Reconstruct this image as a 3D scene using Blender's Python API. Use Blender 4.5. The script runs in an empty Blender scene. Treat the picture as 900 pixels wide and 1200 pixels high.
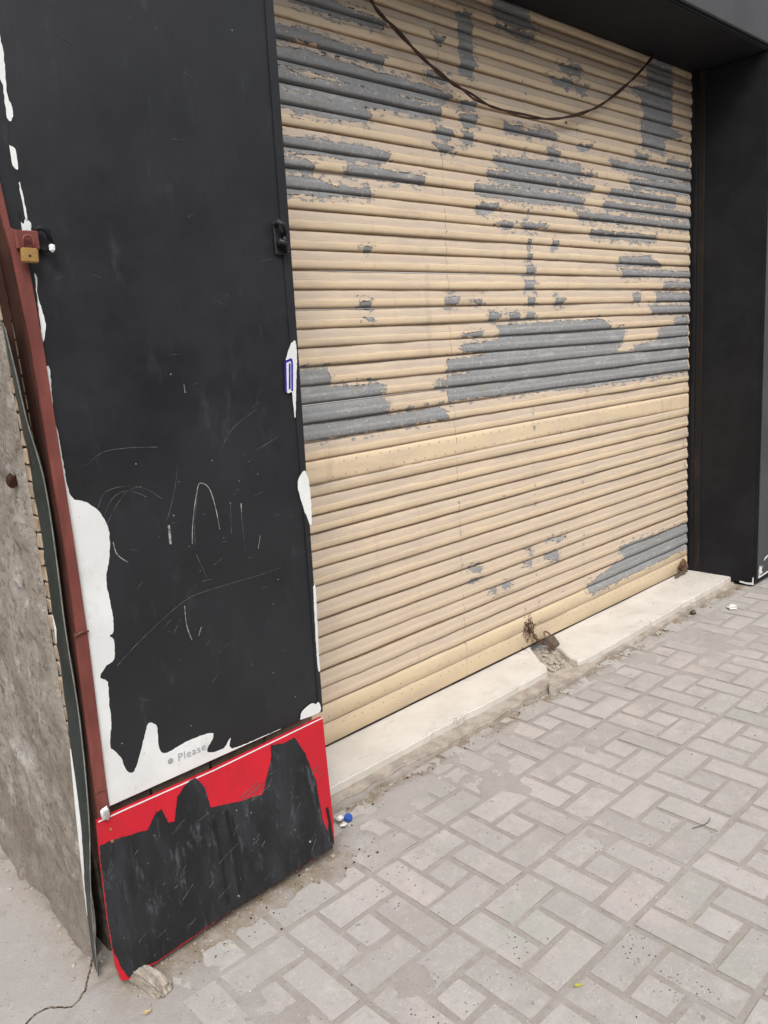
import bpy, bmesh, math, random
import numpy as np
from mathutils import Vector, Matrix
random.seed(7); rng=np.random.default_rng(11)
S=bpy.context.scene; COL=S.collection
# ---------------------------------------------------------------- camera
cd=bpy.data.cameras.new('camera'); cam=bpy.data.objects.new('camera',cd); COL.objects.link(cam)
R=Vector((0.7288073516,-0.6814524051,-0.0668016751)); D=Vector((-0.1856489606,-0.1027537743,-0.9772287988)); F=Vector((0.6590707911,0.7246131944,-0.2013986368))
M=Matrix((R,-D,-F)).transposed().to_4x4(); M.translation=Vector((0,-2.2287,1.5)); cam.matrix_world=M
cd.sensor_width=36; cd.lens=924.245*36/1200; cd.clip_start=.02; cd.clip_end=500; S.camera=cam
# ---------------------------------------------------------------- light
EL,AZ=50,214
w=bpy.data.worlds.new('World'); S.world=w; w.use_nodes=True
nt=w.node_tree; bg=nt.nodes['Background']; sk=nt.nodes.new('ShaderNodeTexSky'); sk.sky_type='NISHITA'; sk.sun_disc=False
sk.sun_elevation=math.radians(EL); sk.sun_rotation=math.radians(AZ); sk.air_density=1.2; sk.dust_density=4.0
hs=nt.nodes.new('ShaderNodeHueSaturation'); hs.inputs['Saturation'].default_value=.22
nt.links.new(sk.outputs[0],hs.inputs['Color']); nt.links.new(hs.outputs[0],bg.inputs[0]); bg.inputs[1].default_value=.13
sl=bpy.data.lights.new('sun','SUN'); sl.energy=1.3; sl.angle=math.radians(28); sl.color=(1,.965,.92)
so=bpy.data.objects.new('sun',sl); COL.objects.link(so)
e,a=math.radians(EL),math.radians(AZ)
so.rotation_euler=Vector((math.sin(a)*math.cos(e),math.cos(a)*math.cos(e),math.sin(e))).to_track_quat('Z','Y').to_euler()
S.view_settings.view_transform='Standard'; S.view_settings.look='None'; S.view_settings.exposure=.66; S.view_settings.gamma=1

PEEL=[[[1.763,2.641],[1.929,2.667],[2.018,2.65],[2.182,2.644],[2.18,2.621],[2.101,2.611],[1.975,2.612],[1.865,2.618],[1.76,2.62]],[[1.671,2.54],[1.85,2.543],[2.171,2.522],[2.164,2.5],[2.041,2.491],[1.874,2.496],[1.861,2.509],[1.762,2.508],[1.664,2.482]],[[1.663,2.474],[1.844,2.485],[2.12,2.469],[2.382,2.462],[2.467,2.454],[2.535,2.446],[2.454,2.416],[2.378,2.414],[2.199,2.408],[1.955,2.414],[1.808,2.422],[1.657,2.421]],[[1.668,2.403],[1.73,2.414],[1.806,2.4],[2.114,2.412],[2.377,2.399],[2.453,2.397],[2.464,2.356],[2.373,2.35],[2.264,2.353],[2.059,2.345],[1.949,2.348],[1.662,2.352]],[[1.661,2.342],[1.873,2.348],[2.051,2.346],[2.089,2.318],[2.07,2.296],[1.942,2.284],[1.655,2.29]],[[1.666,2.204],[2.054,2.211],[2.171,2.201],[2.138,2.163],[1.929,2.159],[1.66,2.16]],[[1.658,2.139],[1.77,2.142],[1.801,2.124],[1.802,2.097],[1.653,2.094]],[[1.652,2.083],[1.816,2.087],[1.889,2.066],[2.058,2.074],[2.058,2.039],[1.802,2.031],[1.645,2.025]],[[1.955,2.145],[2.342,2.137],[2.335,2.108],[1.947,2.104]],[[2.578,2.763],[2.664,2.769],[2.664,2.541],[2.582,2.534]],[[2.575,2.44],[2.679,2.448],[2.666,2.415],[2.583,2.41]],[[2.561,2.388],[2.676,2.403],[2.673,2.352],[2.589,2.344]],[[2.428,2.327],[2.516,2.326],[2.514,2.291],[2.43,2.284]],[[2.587,2.328],[2.639,2.328],[2.647,2.284],[2.584,2.283]],[[2.385,2.267],[2.552,2.264],[2.47,2.23],[2.423,2.253]],[[2.791,2.864],[3.017,2.882],[3.06,2.806],[3.133,2.797],[2.918,2.771],[2.808,2.787]],[[2.817,2.764],[3.083,2.771],[3.033,2.735],[2.917,2.745]],[[3.256,2.694],[3.39,2.703],[3.417,2.671],[3.281,2.663]],[[3.176,2.628],[3.361,2.633],[3.374,2.618],[3.226,2.598]],[[2.387,2.525],[2.54,2.508],[2.46,2.483],[2.386,2.507]],[[2.425,2.65],[2.501,2.652],[2.47,2.614]],[[2.846,2.393],[3.232,2.393],[3.217,2.37],[2.861,2.355]],[[3.138,2.333],[3.249,2.323],[3.241,2.282],[3.162,2.292]],[[2.776,2.259],[3.406,2.288],[3.404,2.224],[2.807,2.212],[2.769,2.232]],[[2.727,2.194],[2.864,2.207],[3.403,2.212],[3.402,2.159],[2.884,2.151],[2.736,2.162]],[[2.637,2.134],[2.955,2.146],[3.401,2.144],[3.4,2.098],[3.026,2.084],[2.645,2.095]],[[2.664,2.063],[2.787,2.071],[2.762,2.029],[2.651,2.022]],[[2.771,1.999],[2.912,2.003],[2.874,1.969],[2.816,1.973]],[[2.923,1.996],[3.124,2.007],[3.046,1.974],[2.983,1.978]],[[2.987,1.931],[3.012,1.932],[3.011,1.903],[2.986,1.902]],[[2.984,1.87],[3.016,1.871],[3.014,1.841],[2.983,1.841]],[[2.97,1.822],[3.024,1.823],[3.021,1.779],[2.967,1.778]],[[2.96,1.756],[3.025,1.757],[3.023,1.712],[2.958,1.712]],[[2.975,1.683],[3.026,1.682],[3.024,1.649],[2.973,1.649]],[[2.966,1.624],[3.023,1.623],[3.021,1.585],[2.964,1.586]],[[3.174,1.935],[3.221,1.937],[3.219,1.899],[3.172,1.898]],[[3.184,1.685],[3.246,1.685],[3.244,1.646],[3.182,1.647]],[[2.429,1.69],[2.522,1.692],[2.498,1.659],[2.427,1.663]],[[2.595,1.675],[2.668,1.685],[2.655,1.657]],[[2.697,1.621],[2.772,1.62],[2.764,1.588],[2.695,1.589]],[[2.825,1.619],[2.916,1.617],[2.914,1.584],[2.841,1.589]],[[2.511,1.539],[2.653,1.548],[2.652,1.523],[2.521,1.532]],[[2.769,1.569],[3.242,1.574],[3.581,1.575],[3.676,1.526],[3.808,1.518],[3.774,1.467],[3.723,1.409],[3.876,1.396],[3.911,1.43],[4.129,1.448],[4.147,1.507],[4.34,1.529],[4.35,1.566],[4.482,1.568],[4.489,1.254],[3.946,1.248],[3.45,1.249],[2.811,1.268],[2.418,1.275],[2.416,1.379],[2.575,1.375],[2.576,1.385],[2.417,1.393],[2.42,1.44],[2.727,1.448],[2.549,1.465],[2.508,1.494],[2.765,1.508]],[[2.342,1.353],[2.414,1.358],[2.411,1.317],[2.341,1.33]],[[1.649,1.444],[1.791,1.448],[1.809,1.381],[2.06,1.375],[2.031,1.331],[2.062,1.319],[2.078,1.289],[2.075,1.252],[2.382,1.255],[2.415,1.206],[2.07,1.2],[1.644,1.203]],[[4.034,2.844],[4.282,2.872],[4.286,2.546],[4.401,2.526],[4.195,2.484],[4.214,2.406],[4.035,2.416],[3.966,2.441],[3.966,2.522],[4.0,2.6],[3.95,2.656],[3.867,2.691],[4.034,2.717],[4.017,2.77]],[[3.915,2.387],[4.035,2.391],[4.017,2.348],[3.915,2.346]],[[4.214,2.393],[4.483,2.394],[4.473,2.367],[4.233,2.369]],[[3.627,2.333],[3.865,2.333],[4.524,2.353],[4.526,2.3],[4.07,2.278],[3.751,2.29]],[[3.848,2.259],[4.526,2.291],[4.527,2.227],[3.864,2.219]],[[3.671,2.2],[4.329,2.204],[4.33,2.151],[3.831,2.151],[3.655,2.163]],[[3.608,2.136],[4.53,2.136],[4.531,2.099],[3.607,2.096]],[[3.385,2.074],[4.531,2.081],[4.532,2.044],[3.398,2.037]],[[3.484,1.998],[4.116,1.998],[4.107,1.963],[3.491,1.963]],[[3.267,2.267],[3.377,2.263],[3.375,2.217],[3.265,2.223]],[[3.404,2.25],[3.535,2.254],[3.505,2.236],[3.404,2.235]],[[3.264,2.2],[3.519,2.199],[3.489,2.166],[3.263,2.156]],[[3.262,2.134],[3.444,2.139],[3.428,2.092],[3.261,2.096]],[[3.282,2.691],[3.431,2.695],[3.431,2.67],[3.334,2.658]],[[3.28,2.642],[3.374,2.636],[3.333,2.608],[3.279,2.606]],[[3.374,2.628],[3.486,2.624],[3.443,2.596],[3.401,2.6]],[[3.401,2.377],[3.516,2.382],[3.479,2.356],[3.407,2.348]],[[3.738,1.875],[4.036,1.891],[4.201,1.842],[3.745,1.833]],[[3.761,1.821],[4.517,1.815],[4.518,1.787],[3.786,1.779]],[[4.22,1.761],[4.519,1.754],[4.519,1.725],[4.202,1.725]],[[4.127,1.707],[4.52,1.697],[4.521,1.649],[4.127,1.653]],[[3.878,1.703],[3.965,1.698],[3.956,1.655],[3.877,1.66]],[[4.054,1.636],[4.522,1.63],[4.523,1.582],[4.072,1.595]],[[3.716,0.369],[4.548,0.335],[4.551,0.184],[3.422,0.177],[3.413,0.232],[3.607,0.261],[3.703,0.278],[3.776,0.288]],[[3.039,0.471],[3.157,0.468],[3.156,0.432],[3.058,0.449]],[[3.081,0.545],[3.24,0.529],[3.179,0.512]],[[2.88,0.473],[2.945,0.476],[2.943,0.452]],[[2.726,0.414],[2.787,0.404],[2.776,0.378],[2.725,0.391]],[[2.892,0.54],[2.947,0.533],[2.947,0.516]],[[2.496,0.543],[2.575,0.529],[2.566,0.51],[2.503,0.525]],[[2.493,0.49],[2.564,0.483],[2.563,0.461],[2.499,0.472]],[[2.617,0.414],[2.684,0.402],[2.674,0.376]],[[2.719,0.41],[2.771,0.408],[2.77,0.385]],[[1.996,1.868],[2.047,1.87],[2.045,1.852],[2.011,1.845]],[[1.965,1.674],[2.02,1.677],[2.022,1.649],[1.984,1.653]],[[1.981,1.62],[2.031,1.615],[2.005,1.607]]]
WHITE=[[[0.665,2.208],[0.665,2.169],[0.668,2.145],[0.662,2.064],[0.668,2.041],[0.665,2.016],[0.655,2.018],[0.656,2.08],[0.649,2.11]],[[0.65,1.965],[0.662,1.958],[0.662,1.92],[0.652,1.924],[0.645,1.943]],[[0.659,1.891],[0.662,1.889],[0.666,1.822],[0.661,1.825]],[[0.629,1.833],[0.644,1.817],[0.657,1.811],[0.662,1.821],[0.671,1.812],[0.666,1.789],[0.65,1.779],[0.629,1.773]],[[0.663,1.71],[0.667,1.701],[0.663,1.666],[0.67,1.612],[0.67,1.594],[0.661,1.567],[0.659,1.576],[0.66,1.63]],[[0.656,1.512],[0.665,1.506],[0.659,1.419],[0.663,1.342],[0.668,1.225],[0.701,1.203],[0.732,1.169],[0.746,1.119],[0.734,1.048],[0.722,1.009],[0.726,0.933],[0.723,0.881],[0.711,0.873],[0.72,0.86],[0.715,0.813],[0.693,0.803],[0.674,0.779],[0.691,0.762],[0.687,0.706],[0.686,0.664],[0.674,0.601],[0.681,0.587],[0.697,0.557],[0.705,0.521],[0.724,0.511],[0.748,0.554],[0.773,0.614],[0.787,0.618],[0.799,0.599],[0.796,0.543],[0.815,0.523],[0.877,0.531],[0.953,0.523],[0.93,0.487],[0.934,0.473],[0.978,0.467],[1.002,0.488],[1.004,0.456],[1.111,0.451],[1.185,0.448],[1.169,0.441],[0.996,0.439],[0.659,0.447],[0.649,0.484],[0.643,0.755],[0.643,1.029],[0.643,1.21]],[[1.235,0.453],[1.244,0.476],[1.28,0.487],[1.296,0.479],[1.306,0.483],[1.309,0.449]],[[1.323,1.534],[1.338,1.538],[1.338,1.492],[1.329,1.434],[1.314,1.33],[1.311,1.377],[1.311,1.401],[1.293,1.402],[1.292,1.437],[1.301,1.494]],[[1.318,1.173],[1.334,1.178],[1.343,1.119],[1.338,1.02],[1.323,1.048],[1.305,1.113],[1.303,1.151]],[[1.324,0.836],[1.333,0.828],[1.323,0.646],[1.323,0.579],[1.315,0.595],[1.319,0.727]]]
BLUE=[[[1.29,1.403],[1.297,1.485],[1.318,1.491],[1.319,1.479],[1.311,1.405]],[[1.311,1.48],[1.303,1.411]]]
SCR=[[[0.942,1.253],[0.933,1.211],[0.91,1.15],[0.892,1.115]],[[0.899,1.108],[0.898,1.059]],[[0.957,1.046],[0.967,1.106],[0.99,1.185],[1.003,1.197],[1.024,1.179],[1.036,1.126],[1.041,1.068]],[[0.728,1.184],[0.749,1.216],[0.797,1.223],[0.85,1.209],[0.891,1.175]],[[0.743,1.14],[0.776,1.185],[0.806,1.211],[0.84,1.216]],[[1.074,1.278],[1.112,1.324],[1.191,1.366]],[[0.72,0.794],[0.788,0.839],[0.914,0.904],[1.003,0.915],[1.137,0.916],[1.224,0.92]],[[0.915,0.892],[0.914,0.84],[0.924,0.796]],[[1.082,1.135],[1.075,1.05]],[[1.112,1.124],[1.111,1.042],[1.112,0.994]],[[1.164,1.025],[1.153,0.991]],[[0.752,1.096],[0.758,1.064],[0.782,1.039]],[[0.718,1.286],[0.757,1.31],[0.82,1.312],[0.897,1.304]],[[1.251,1.284],[1.178,1.258]],[[0.965,1.016],[0.988,0.948]],[[0.965,1.041],[0.972,1.105],[0.991,1.179]],[[1.114,1.124],[1.113,1.101]],[[0.986,1.45],[0.987,1.428]],[[0.944,0.802],[0.955,0.824]],[[0.734,1.152],[0.764,1.198],[0.806,1.211],[0.852,1.187]]]
LOWOUT=[[0.611,0.435],[0.687,0.435],[0.928,0.431],[1.304,0.438],[1.294,0.284],[1.284,0.112],[1.277,0.06],[1.264,0.042],[1.108,0.041],[0.934,0.041],[0.8,0.029],[0.688,0.021],[0.608,0.022],[0.594,0.027],[0.588,0.065],[0.591,0.187],[0.603,0.358]]
LOWBLK=[[0.603,0.377],[0.632,0.377],[0.724,0.36],[0.754,0.392],[0.769,0.394],[0.782,0.352],[0.797,0.349],[0.816,0.404],[0.838,0.424],[0.872,0.44],[0.896,0.398],[0.902,0.339],[0.987,0.317],[1.062,0.304],[1.107,0.388],[1.115,0.429],[1.157,0.417],[1.196,0.419],[1.223,0.36],[1.245,0.265],[1.246,0.143],[1.258,0.099],[1.274,0.144],[1.274,0.096],[1.275,0.058],[1.266,0.041],[1.202,0.043],[0.934,0.041],[0.689,0.025],[0.661,0.029],[0.643,0.028],[0.609,0.028],[0.599,0.06],[0.587,0.111],[0.588,0.189],[0.596,0.284],[0.597,0.317]]
# ---------------------------------------------------------------- materials
class N:
    def __init__(s,name,rough=.8,spec=.3,metal=0):
        s.m=bpy.data.materials.new(name); s.m.use_nodes=True; s.t=s.m.node_tree; s.b=s.t.nodes['Principled BSDF']
        s.b.inputs['Roughness'].default_value=rough; s.b.inputs['Specular IOR Level'].default_value=spec; s.b.inputs['Metallic'].default_value=metal
        s.pos=s.t.nodes.new('ShaderNodeNewGeometry').outputs['Position']; s.h=None
    def n(s,t,**k):
        x=s.t.nodes.new(t)
        for q,v in k.items(): setattr(x,q,v)
        return x
    def l(s,a,b):
        if isinstance(a,(int,float)): b.default_value=a
        elif isinstance(a,tuple): b.default_value=(*a,1) if len(a)==3 and b.type=='RGBA' else a
        else: s.t.links.new(a,b)
    def noise(s,scale,detail=4,rough=.55,sc=(1,1,1),off=(0,0,0)):
        mp=s.n('ShaderNodeMapping'); mp.inputs['Scale'].default_value=sc; mp.inputs['Location'].default_value=off; s.l(s.pos,mp.inputs['Vector'])
        x=s.n('ShaderNodeTexNoise'); x.inputs['Scale'].default_value=scale; x.inputs['Detail'].default_value=detail; x.inputs['Roughness'].default_value=rough
        s.l(mp.outputs[0],x.inputs['Vector']); return x.outputs['Fac']
    def voro(s,scale,feature='F1',sc=(1,1,1)):
        mp=s.n('ShaderNodeMapping'); mp.inputs['Scale'].default_value=sc; s.l(s.pos,mp.inputs['Vector'])
        x=s.n('ShaderNodeTexVoronoi'); x.feature=feature; x.inputs['Scale'].default_value=scale; s.l(mp.outputs[0],x.inputs['Vector']); return x
    def ramp(s,f,a,b,lo=0.,hi=1.):
        x=s.n('ShaderNodeMapRange'); x.interpolation_type='SMOOTHSTEP'; s.l(f,x.inputs[0]); x.inputs[1].default_value=a; x.inputs[2].default_value=b; x.inputs[3].default_value=lo; x.inputs[4].default_value=hi; return x.outputs[0]
    def math(s,op,a,b=0.,c=None):
        x=s.n('ShaderNodeMath',operation=op); s.l(a,x.inputs[0]); s.l(b,x.inputs[1])
        if c is not None: s.l(c,x.inputs[2])
        return x.outputs[0]
    def mix(s,f,a,b):
        x=s.n('ShaderNodeMix',data_type='RGBA'); s.l(f,x.inputs[0]); s.l(a,x.inputs[6]); s.l(b,x.inputs[7]); return x.outputs[2]
    def val(s,c,v):
        x=s.n('ShaderNodeHueSaturation'); s.l(c,x.inputs['Color']); s.l(v,x.inputs['Value']); return x.outputs[0]
    def xyz(s):
        x=s.n('ShaderNodeSeparateXYZ'); s.l(s.pos,x.inputs[0]); return x.outputs
    def rnd(s): return s.n('ShaderNodeObjectInfo').outputs['Random']
    def bump(s,h,dist,strength=1.):
        x=s.n('ShaderNodeBump'); x.inputs['Distance'].default_value=dist; x.inputs['Strength'].default_value=strength; s.l(h,x.inputs['Height'])
        if s.h is not None: s.l(s.h,x.inputs['Normal'])
        s.h=x.outputs[0]; s.l(s.h,s.b.inputs['Normal'])
    def col(s,c): s.l(c,s.b.inputs['Base Color']); return s
    def rough(s,r): s.l(r,s.b.inputs['Roughness'])

def mat_shutter(name,cream,cream2):
    k=N(name,.55,.35); at=k.n('ShaderNodeAttribute',attribute_name='peel').outputs['Fac']
    n1=k.noise(28,5,.7,(.55,1,1.6)); n2=k.noise(130,3,.6,(.7,1,1))
    d=k.math('ADD',at,k.math('MULTIPLY_ADD',n1,.026,-.013)); d=k.math('ADD',d,k.math('MULTIPLY_ADD',n2,.007,-.0035))
    x,y,z=k.xyz()
    # chips along the vertical lap lines
    chip=k.noise(42,3,.6,(1,1,1),(3,0,1))
    for c,wd,th in ((2.45,.009,.62),(2.99,.011,.56),(3.20,.006,.62),(3.39,.007,.60),(4.46,.03,.60)):
        band=k.math('LESS_THAN',k.math('ABSOLUTE',k.math('SUBTRACT',x,c)),wd)
        hit=k.math('MULTIPLY',band,k.math('MULTIPLY_ADD',k.ramp(chip,th,th+.05),.06,0.)); d=k.math('ADD',d,hit)
    stray=k.noise(19,4,.7,(.5,1,1.2),(7,0,2)); d=k.math('ADD',d,k.math('MULTIPLY',k.ramp(k.math('ADD',stray,k.ramp(z,1.2,2.4,-.01,.05)),.69,.74),.05)); d=k.math('ADD',d,k.math('MULTIPLY',k.math('MULTIPLY',k.ramp(k.noise(38,4,.75,(.6,1,1.3),(1,7,3)),.54,.60),k.ramp(at,-.045,-.012)),.035)); d=k.math('SUBTRACT',d,k.math('MULTIPLY',k.ramp(k.noise(30,4,.75,(.8,1,1.6),(9,2,5)),.61,.66),.03))
    bare=k.ramp(d,-.0004,.0004)
    edge=k.math('MULTIPLY',k.ramp(d,-.0038,-.0022),k.math('SUBTRACT',1.,bare)); edge=k.math('MULTIPLY',edge,k.ramp(k.noise(35,2,.5,(1,1,1),(1,4,0)),.46,.52))
    g=k.mix(k.noise(60,5,.7),(.165,.168,.172),(.33,.335,.34)); g=k.mix(k.ramp(k.noise(110,3,.75,(.7,1,1),(5,5,5)),.62,.68),g,(.60,.57,.50)); g=k.mix(k.ramp(k.noise(16,6,.7,(.6,1,1.5),(2,8,5)),.48,.72,0,.8),g,(.25,.23,.205)); g=k.mix(k.ramp(k.noise(9,6,.75,(.5,1,2),(2,3,7)),.52,.7,0,.7),g,(.42,.42,.42))
    cr=k.mix(k.ramp(k.noise(6,5,.6,(.5,1,2)),.35,.7),cream,cream2)
    geo=k.n('ShaderNodeNewGeometry'); sx=k.n('ShaderNodeSeparateXYZ'); k.l(geo.outputs['True Normal'],sx.inputs[0])
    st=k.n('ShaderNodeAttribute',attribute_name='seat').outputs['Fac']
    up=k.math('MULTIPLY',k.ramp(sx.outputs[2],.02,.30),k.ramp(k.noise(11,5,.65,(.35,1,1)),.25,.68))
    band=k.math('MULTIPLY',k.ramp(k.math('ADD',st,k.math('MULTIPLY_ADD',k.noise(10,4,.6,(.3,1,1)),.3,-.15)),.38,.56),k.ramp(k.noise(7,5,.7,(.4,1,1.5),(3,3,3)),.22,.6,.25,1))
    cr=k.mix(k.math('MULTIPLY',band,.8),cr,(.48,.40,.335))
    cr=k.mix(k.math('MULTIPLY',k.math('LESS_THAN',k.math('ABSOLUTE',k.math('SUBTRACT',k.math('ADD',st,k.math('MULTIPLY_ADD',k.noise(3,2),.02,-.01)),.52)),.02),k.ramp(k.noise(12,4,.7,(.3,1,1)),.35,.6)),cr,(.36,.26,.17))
    low=k.ramp(k.math('ADD',z,k.math('MULTIPLY',k.noise(4,4),.6)),1.25,.75); cr=k.mix(k.math('MULTIPLY',low,.55),cr,(.53,.43,.335))
    cr=k.mix(k.ramp(k.noise(7,6,.7,(.3,1,2.2),(4,1,0)),.50,.78,0,.7),cr,(.43,.335,.27))
    cr=k.mix(k.ramp(k.noise(15,6,.75,(.25,1,3),(2,6,0)),.58,.8,0,.6),cr,(.33,.26,.22))
    cr=k.mix(k.math('MULTIPLY',k.ramp(k.noise(9,5,.7,(1.6,1,.12),(5,5,5)),.56,.74),.35),cr,(.36,.28,.22))
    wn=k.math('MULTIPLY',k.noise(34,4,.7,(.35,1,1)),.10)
    grime_shade=k.math('MAXIMUM',k.ramp(k.math('ADD',st,wn),.19,.06),k.ramp(k.math('SUBTRACT',st,wn),.86,.945))
    cr=k.mix(k.math('MULTIPLY',grime_shade,.72),cr,(.23,.135,.06)); g=k.mix(k.math('MULTIPLY',k.ramp(k.math('ADD',st,wn),.27,.10),.75),g,(.06,.06,.063))  # grime in the slat grooves, with the shade under each lip painted in
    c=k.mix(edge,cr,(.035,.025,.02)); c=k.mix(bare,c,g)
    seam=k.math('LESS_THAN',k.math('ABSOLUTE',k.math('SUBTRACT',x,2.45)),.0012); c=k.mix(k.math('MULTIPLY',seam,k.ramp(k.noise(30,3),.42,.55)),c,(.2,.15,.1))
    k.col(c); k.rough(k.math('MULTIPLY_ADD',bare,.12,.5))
    k.bump(k.math('MULTIPLY',bare,-1.),.0009); k.bump(k.noise(240,3,.7),.0006,.6); k.bump(k.noise(9,3,.5,(.6,1,1)),.006,.8); k.bump(k.noise(45,4,.6,(.5,1,1)),.0015,.6)
    return k.m
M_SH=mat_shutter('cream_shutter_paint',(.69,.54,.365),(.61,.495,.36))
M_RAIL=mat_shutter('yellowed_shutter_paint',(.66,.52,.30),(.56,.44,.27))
def simple(name,c1,c2,scale=8,rough=.8,spec=.3,metal=0,b=.0008,bs=120,lo=.35,hi=.65,sc=(1,1,1)):
    k=N(name,rough,spec,metal); k.col(k.mix(k.ramp(k.noise(scale,6,.65,sc),lo,hi),c1,c2)); k.bump(k.noise(bs,4,.7),b); return k.m
def mat_black():
    k=N('black_gloss_board_paint',.42,.42); c=k.mix(k.ramp(k.noise(3,5,.6),.3,.75),(.0115,.0122,.0145),(.019,.020,.0235))
    c=k.mix(k.math('MULTIPLY',k.ramp(k.noise(14,6,.75,(1,1,.35)),.56,.8),.35),c,(.075,.085,.095))
    k.col(c); k.rough(k.ramp(k.noise(5,5,.7),.3,.7,.36,.56)); k.bump(k.noise(4,2,.5),.006,.5); k.bump(k.noise(90,4,.7,(1,1,.3)),.0007,.6); return k.m
M_BLK=mat_black()
def mat_scuffed():
    k=N('scuffed_black_paint',.5,.4); c=k.mix(k.ramp(k.noise(9,6,.7,(1,1,.4)),.38,.72),(.010,.0105,.012),(.026,.029,.034))
    c=k.mix(k.math('MULTIPLY',k.ramp(k.noise(34,5,.8,(1,1,.25)),.54,.7),.7),c,(.075,.085,.10))
    c=k.mix(k.ramp(k.noise(70,3,.7),.71,.74),c,(.42,.4,.37)); k.col(c); k.bump(k.noise(70,5,.7,(1,1,.4)),.001,.7); k.bump(k.noise(5,2),.006,.5); return k.m
M_SCF=mat_scuffed()
M_PORT=simple('black_facade_paint',(.008,.008,.0098),(.013,.0135,.0155),5,.62,.22,b=.0006)
M_FASC=simple('grey_black_fascia_paint',(.05,.051,.054),(.065,.066,.07),3,.6,.3,b=.0006)
M_WHT=simple('white_poster_film',(.72,.735,.73),(.64,.65,.645),6,.45,.4,b=.0003)
M_RED=simple('red_poster_film',(.50,.012,.026),(.42,.011,.022),5,.42,.4,b=.0003)
def film(name,c1,c2,dirt):
    k=N(name,.48,.35); c=k.mix(k.ramp(k.noise(5,5,.6),.35,.65),c1,c2); c=k.mix(k.ramp(k.noise(11,6,.75,(1,1,.5)),.50,.75,0,.5),c,dirt)
    c=k.mix(k.ramp(k.noise(60,4,.75),.64,.70,0,.7),c,dirt); k.col(c); k.bump(k.noise(120,4,.7),.0005); k.bump(k.noise(12,3),.003,.5); return k.m
M_WHT=film('white_poster_film',(.72,.735,.73),(.64,.65,.645),(.46,.45,.42)); M_RED=film('red_poster_film',(.52,.013,.027),(.44,.012,.024),(.24,.02,.022))
M_PLY=simple('board_edge_wood',(.16,.11,.07),(.28,.21,.14),40,.85,.2)
M_INK=simple('violet_blue_ink',(.03,.02,.25),(.03,.02,.3),9,.5)
M_TXT=simple('grey_print',(.30,.30,.32),(.34,.34,.36),9,.5)
M_SCR=simple('chalky_scratch',(.045,.047,.05),(.13,.13,.135),60,.9,.1)
M_SCW=simple('white_scratch',(.10,.10,.10),(.34,.33,.32),60,.9,.1)
M_BAR=simple('red_brown_steel_primer',(.13,.036,.029),(.20,.058,.046),6,.55,.35,sc=(3,3,1))
M_GRN=simple('dark_green_sheet_paint',(.009,.015,.0135),(.020,.028,.0255),7,.45,.4,sc=(3,3,1))
M_RUST=simple('rusty_iron',(.09,.045,.028),(.22,.12,.075),60,.8,.3,.4,b=.002)
M_DRUST=simple('dark_rusted_lock',(.13,.095,.07),(.19,.145,.11),50,.6,.4,.5,b=.001)
M_BRASS=simple('tarnished_brass',(.58,.36,.12),(.45,.27,.10),30,.38,.5,.75,b=.0004)
M_CAB=simple('brown_black_cable',(.03,.017,.012),(.07,.035,.022),20,.6,.3)
M_BRK=simple('beige_brick_slip',(.27,.20,.14),(.40,.32,.24),25,.9,.2,b=.002,bs=60)
M_MRT=simple('dark_mortar',(.06,.048,.04),(.12,.10,.08),30,.95,.1,b=.002)
M_BLU=simple('blue_plastic_cap',(.02,.07,.30),(.03,.09,.36),9,.4,.4)
M_PAP=simple('dirty_white_paper',(.78,.77,.76),(.6,.58,.56),30,.7,.2,b=.002)
M_FOIL=simple('crumpled_foil',(.6,.6,.6),(.75,.75,.75),40,.35,.5,.7,b=.004,bs=90)
M_LEAF=simple('yellow_green_leaf',(.42,.40,.06),(.30,.33,.05),60,.6,.3)
M_DLEAF=simple('dry_leaf',(.55,.42,.2),(.4,.3,.15),60,.8,.2)
M_STN=simple('pale_rubble',(.42,.37,.31),(.30,.26,.22),40,.95,.1,b=.003,bs=70)
M_DEB=simple('dark_litter',(.05,.035,.025),(.25,.2,.15),150,.95,.1,lo=.5,hi=.6)
def mat_marble():
    k=N('worn_cream_marble',.62,.35); c=k.mix(k.ramp(k.noise(5,6,.65),.35,.7),(.62,.585,.54),(.54,.505,.46))
    c=k.mix(k.ramp(k.noise(12,6,.75,(.6,1,1),(4,4,4)),.5,.8,0,.5),c,(.42,.385,.345))
    c=k.mix(k.ramp(k.noise(20,6,.7,(.5,1,1),(9,1,1)),.60,.70,0,.5),c,(.36,.335,.32)); c=k.mix(k.math('MULTIPLY',k.ramp(k.math('ABSOLUTE',k.math('SUBTRACT',k.noise(5,4,.6,(1,1,1),(3,3,1)),.5)),.006,.001),k.ramp(k.noise(3,3),.5,.6)),c,(.30,.27,.25)); k.col(c); k.bump(k.noise(40,5,.7),.0015,.5); return k.m
M_MAR=mat_marble()
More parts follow.
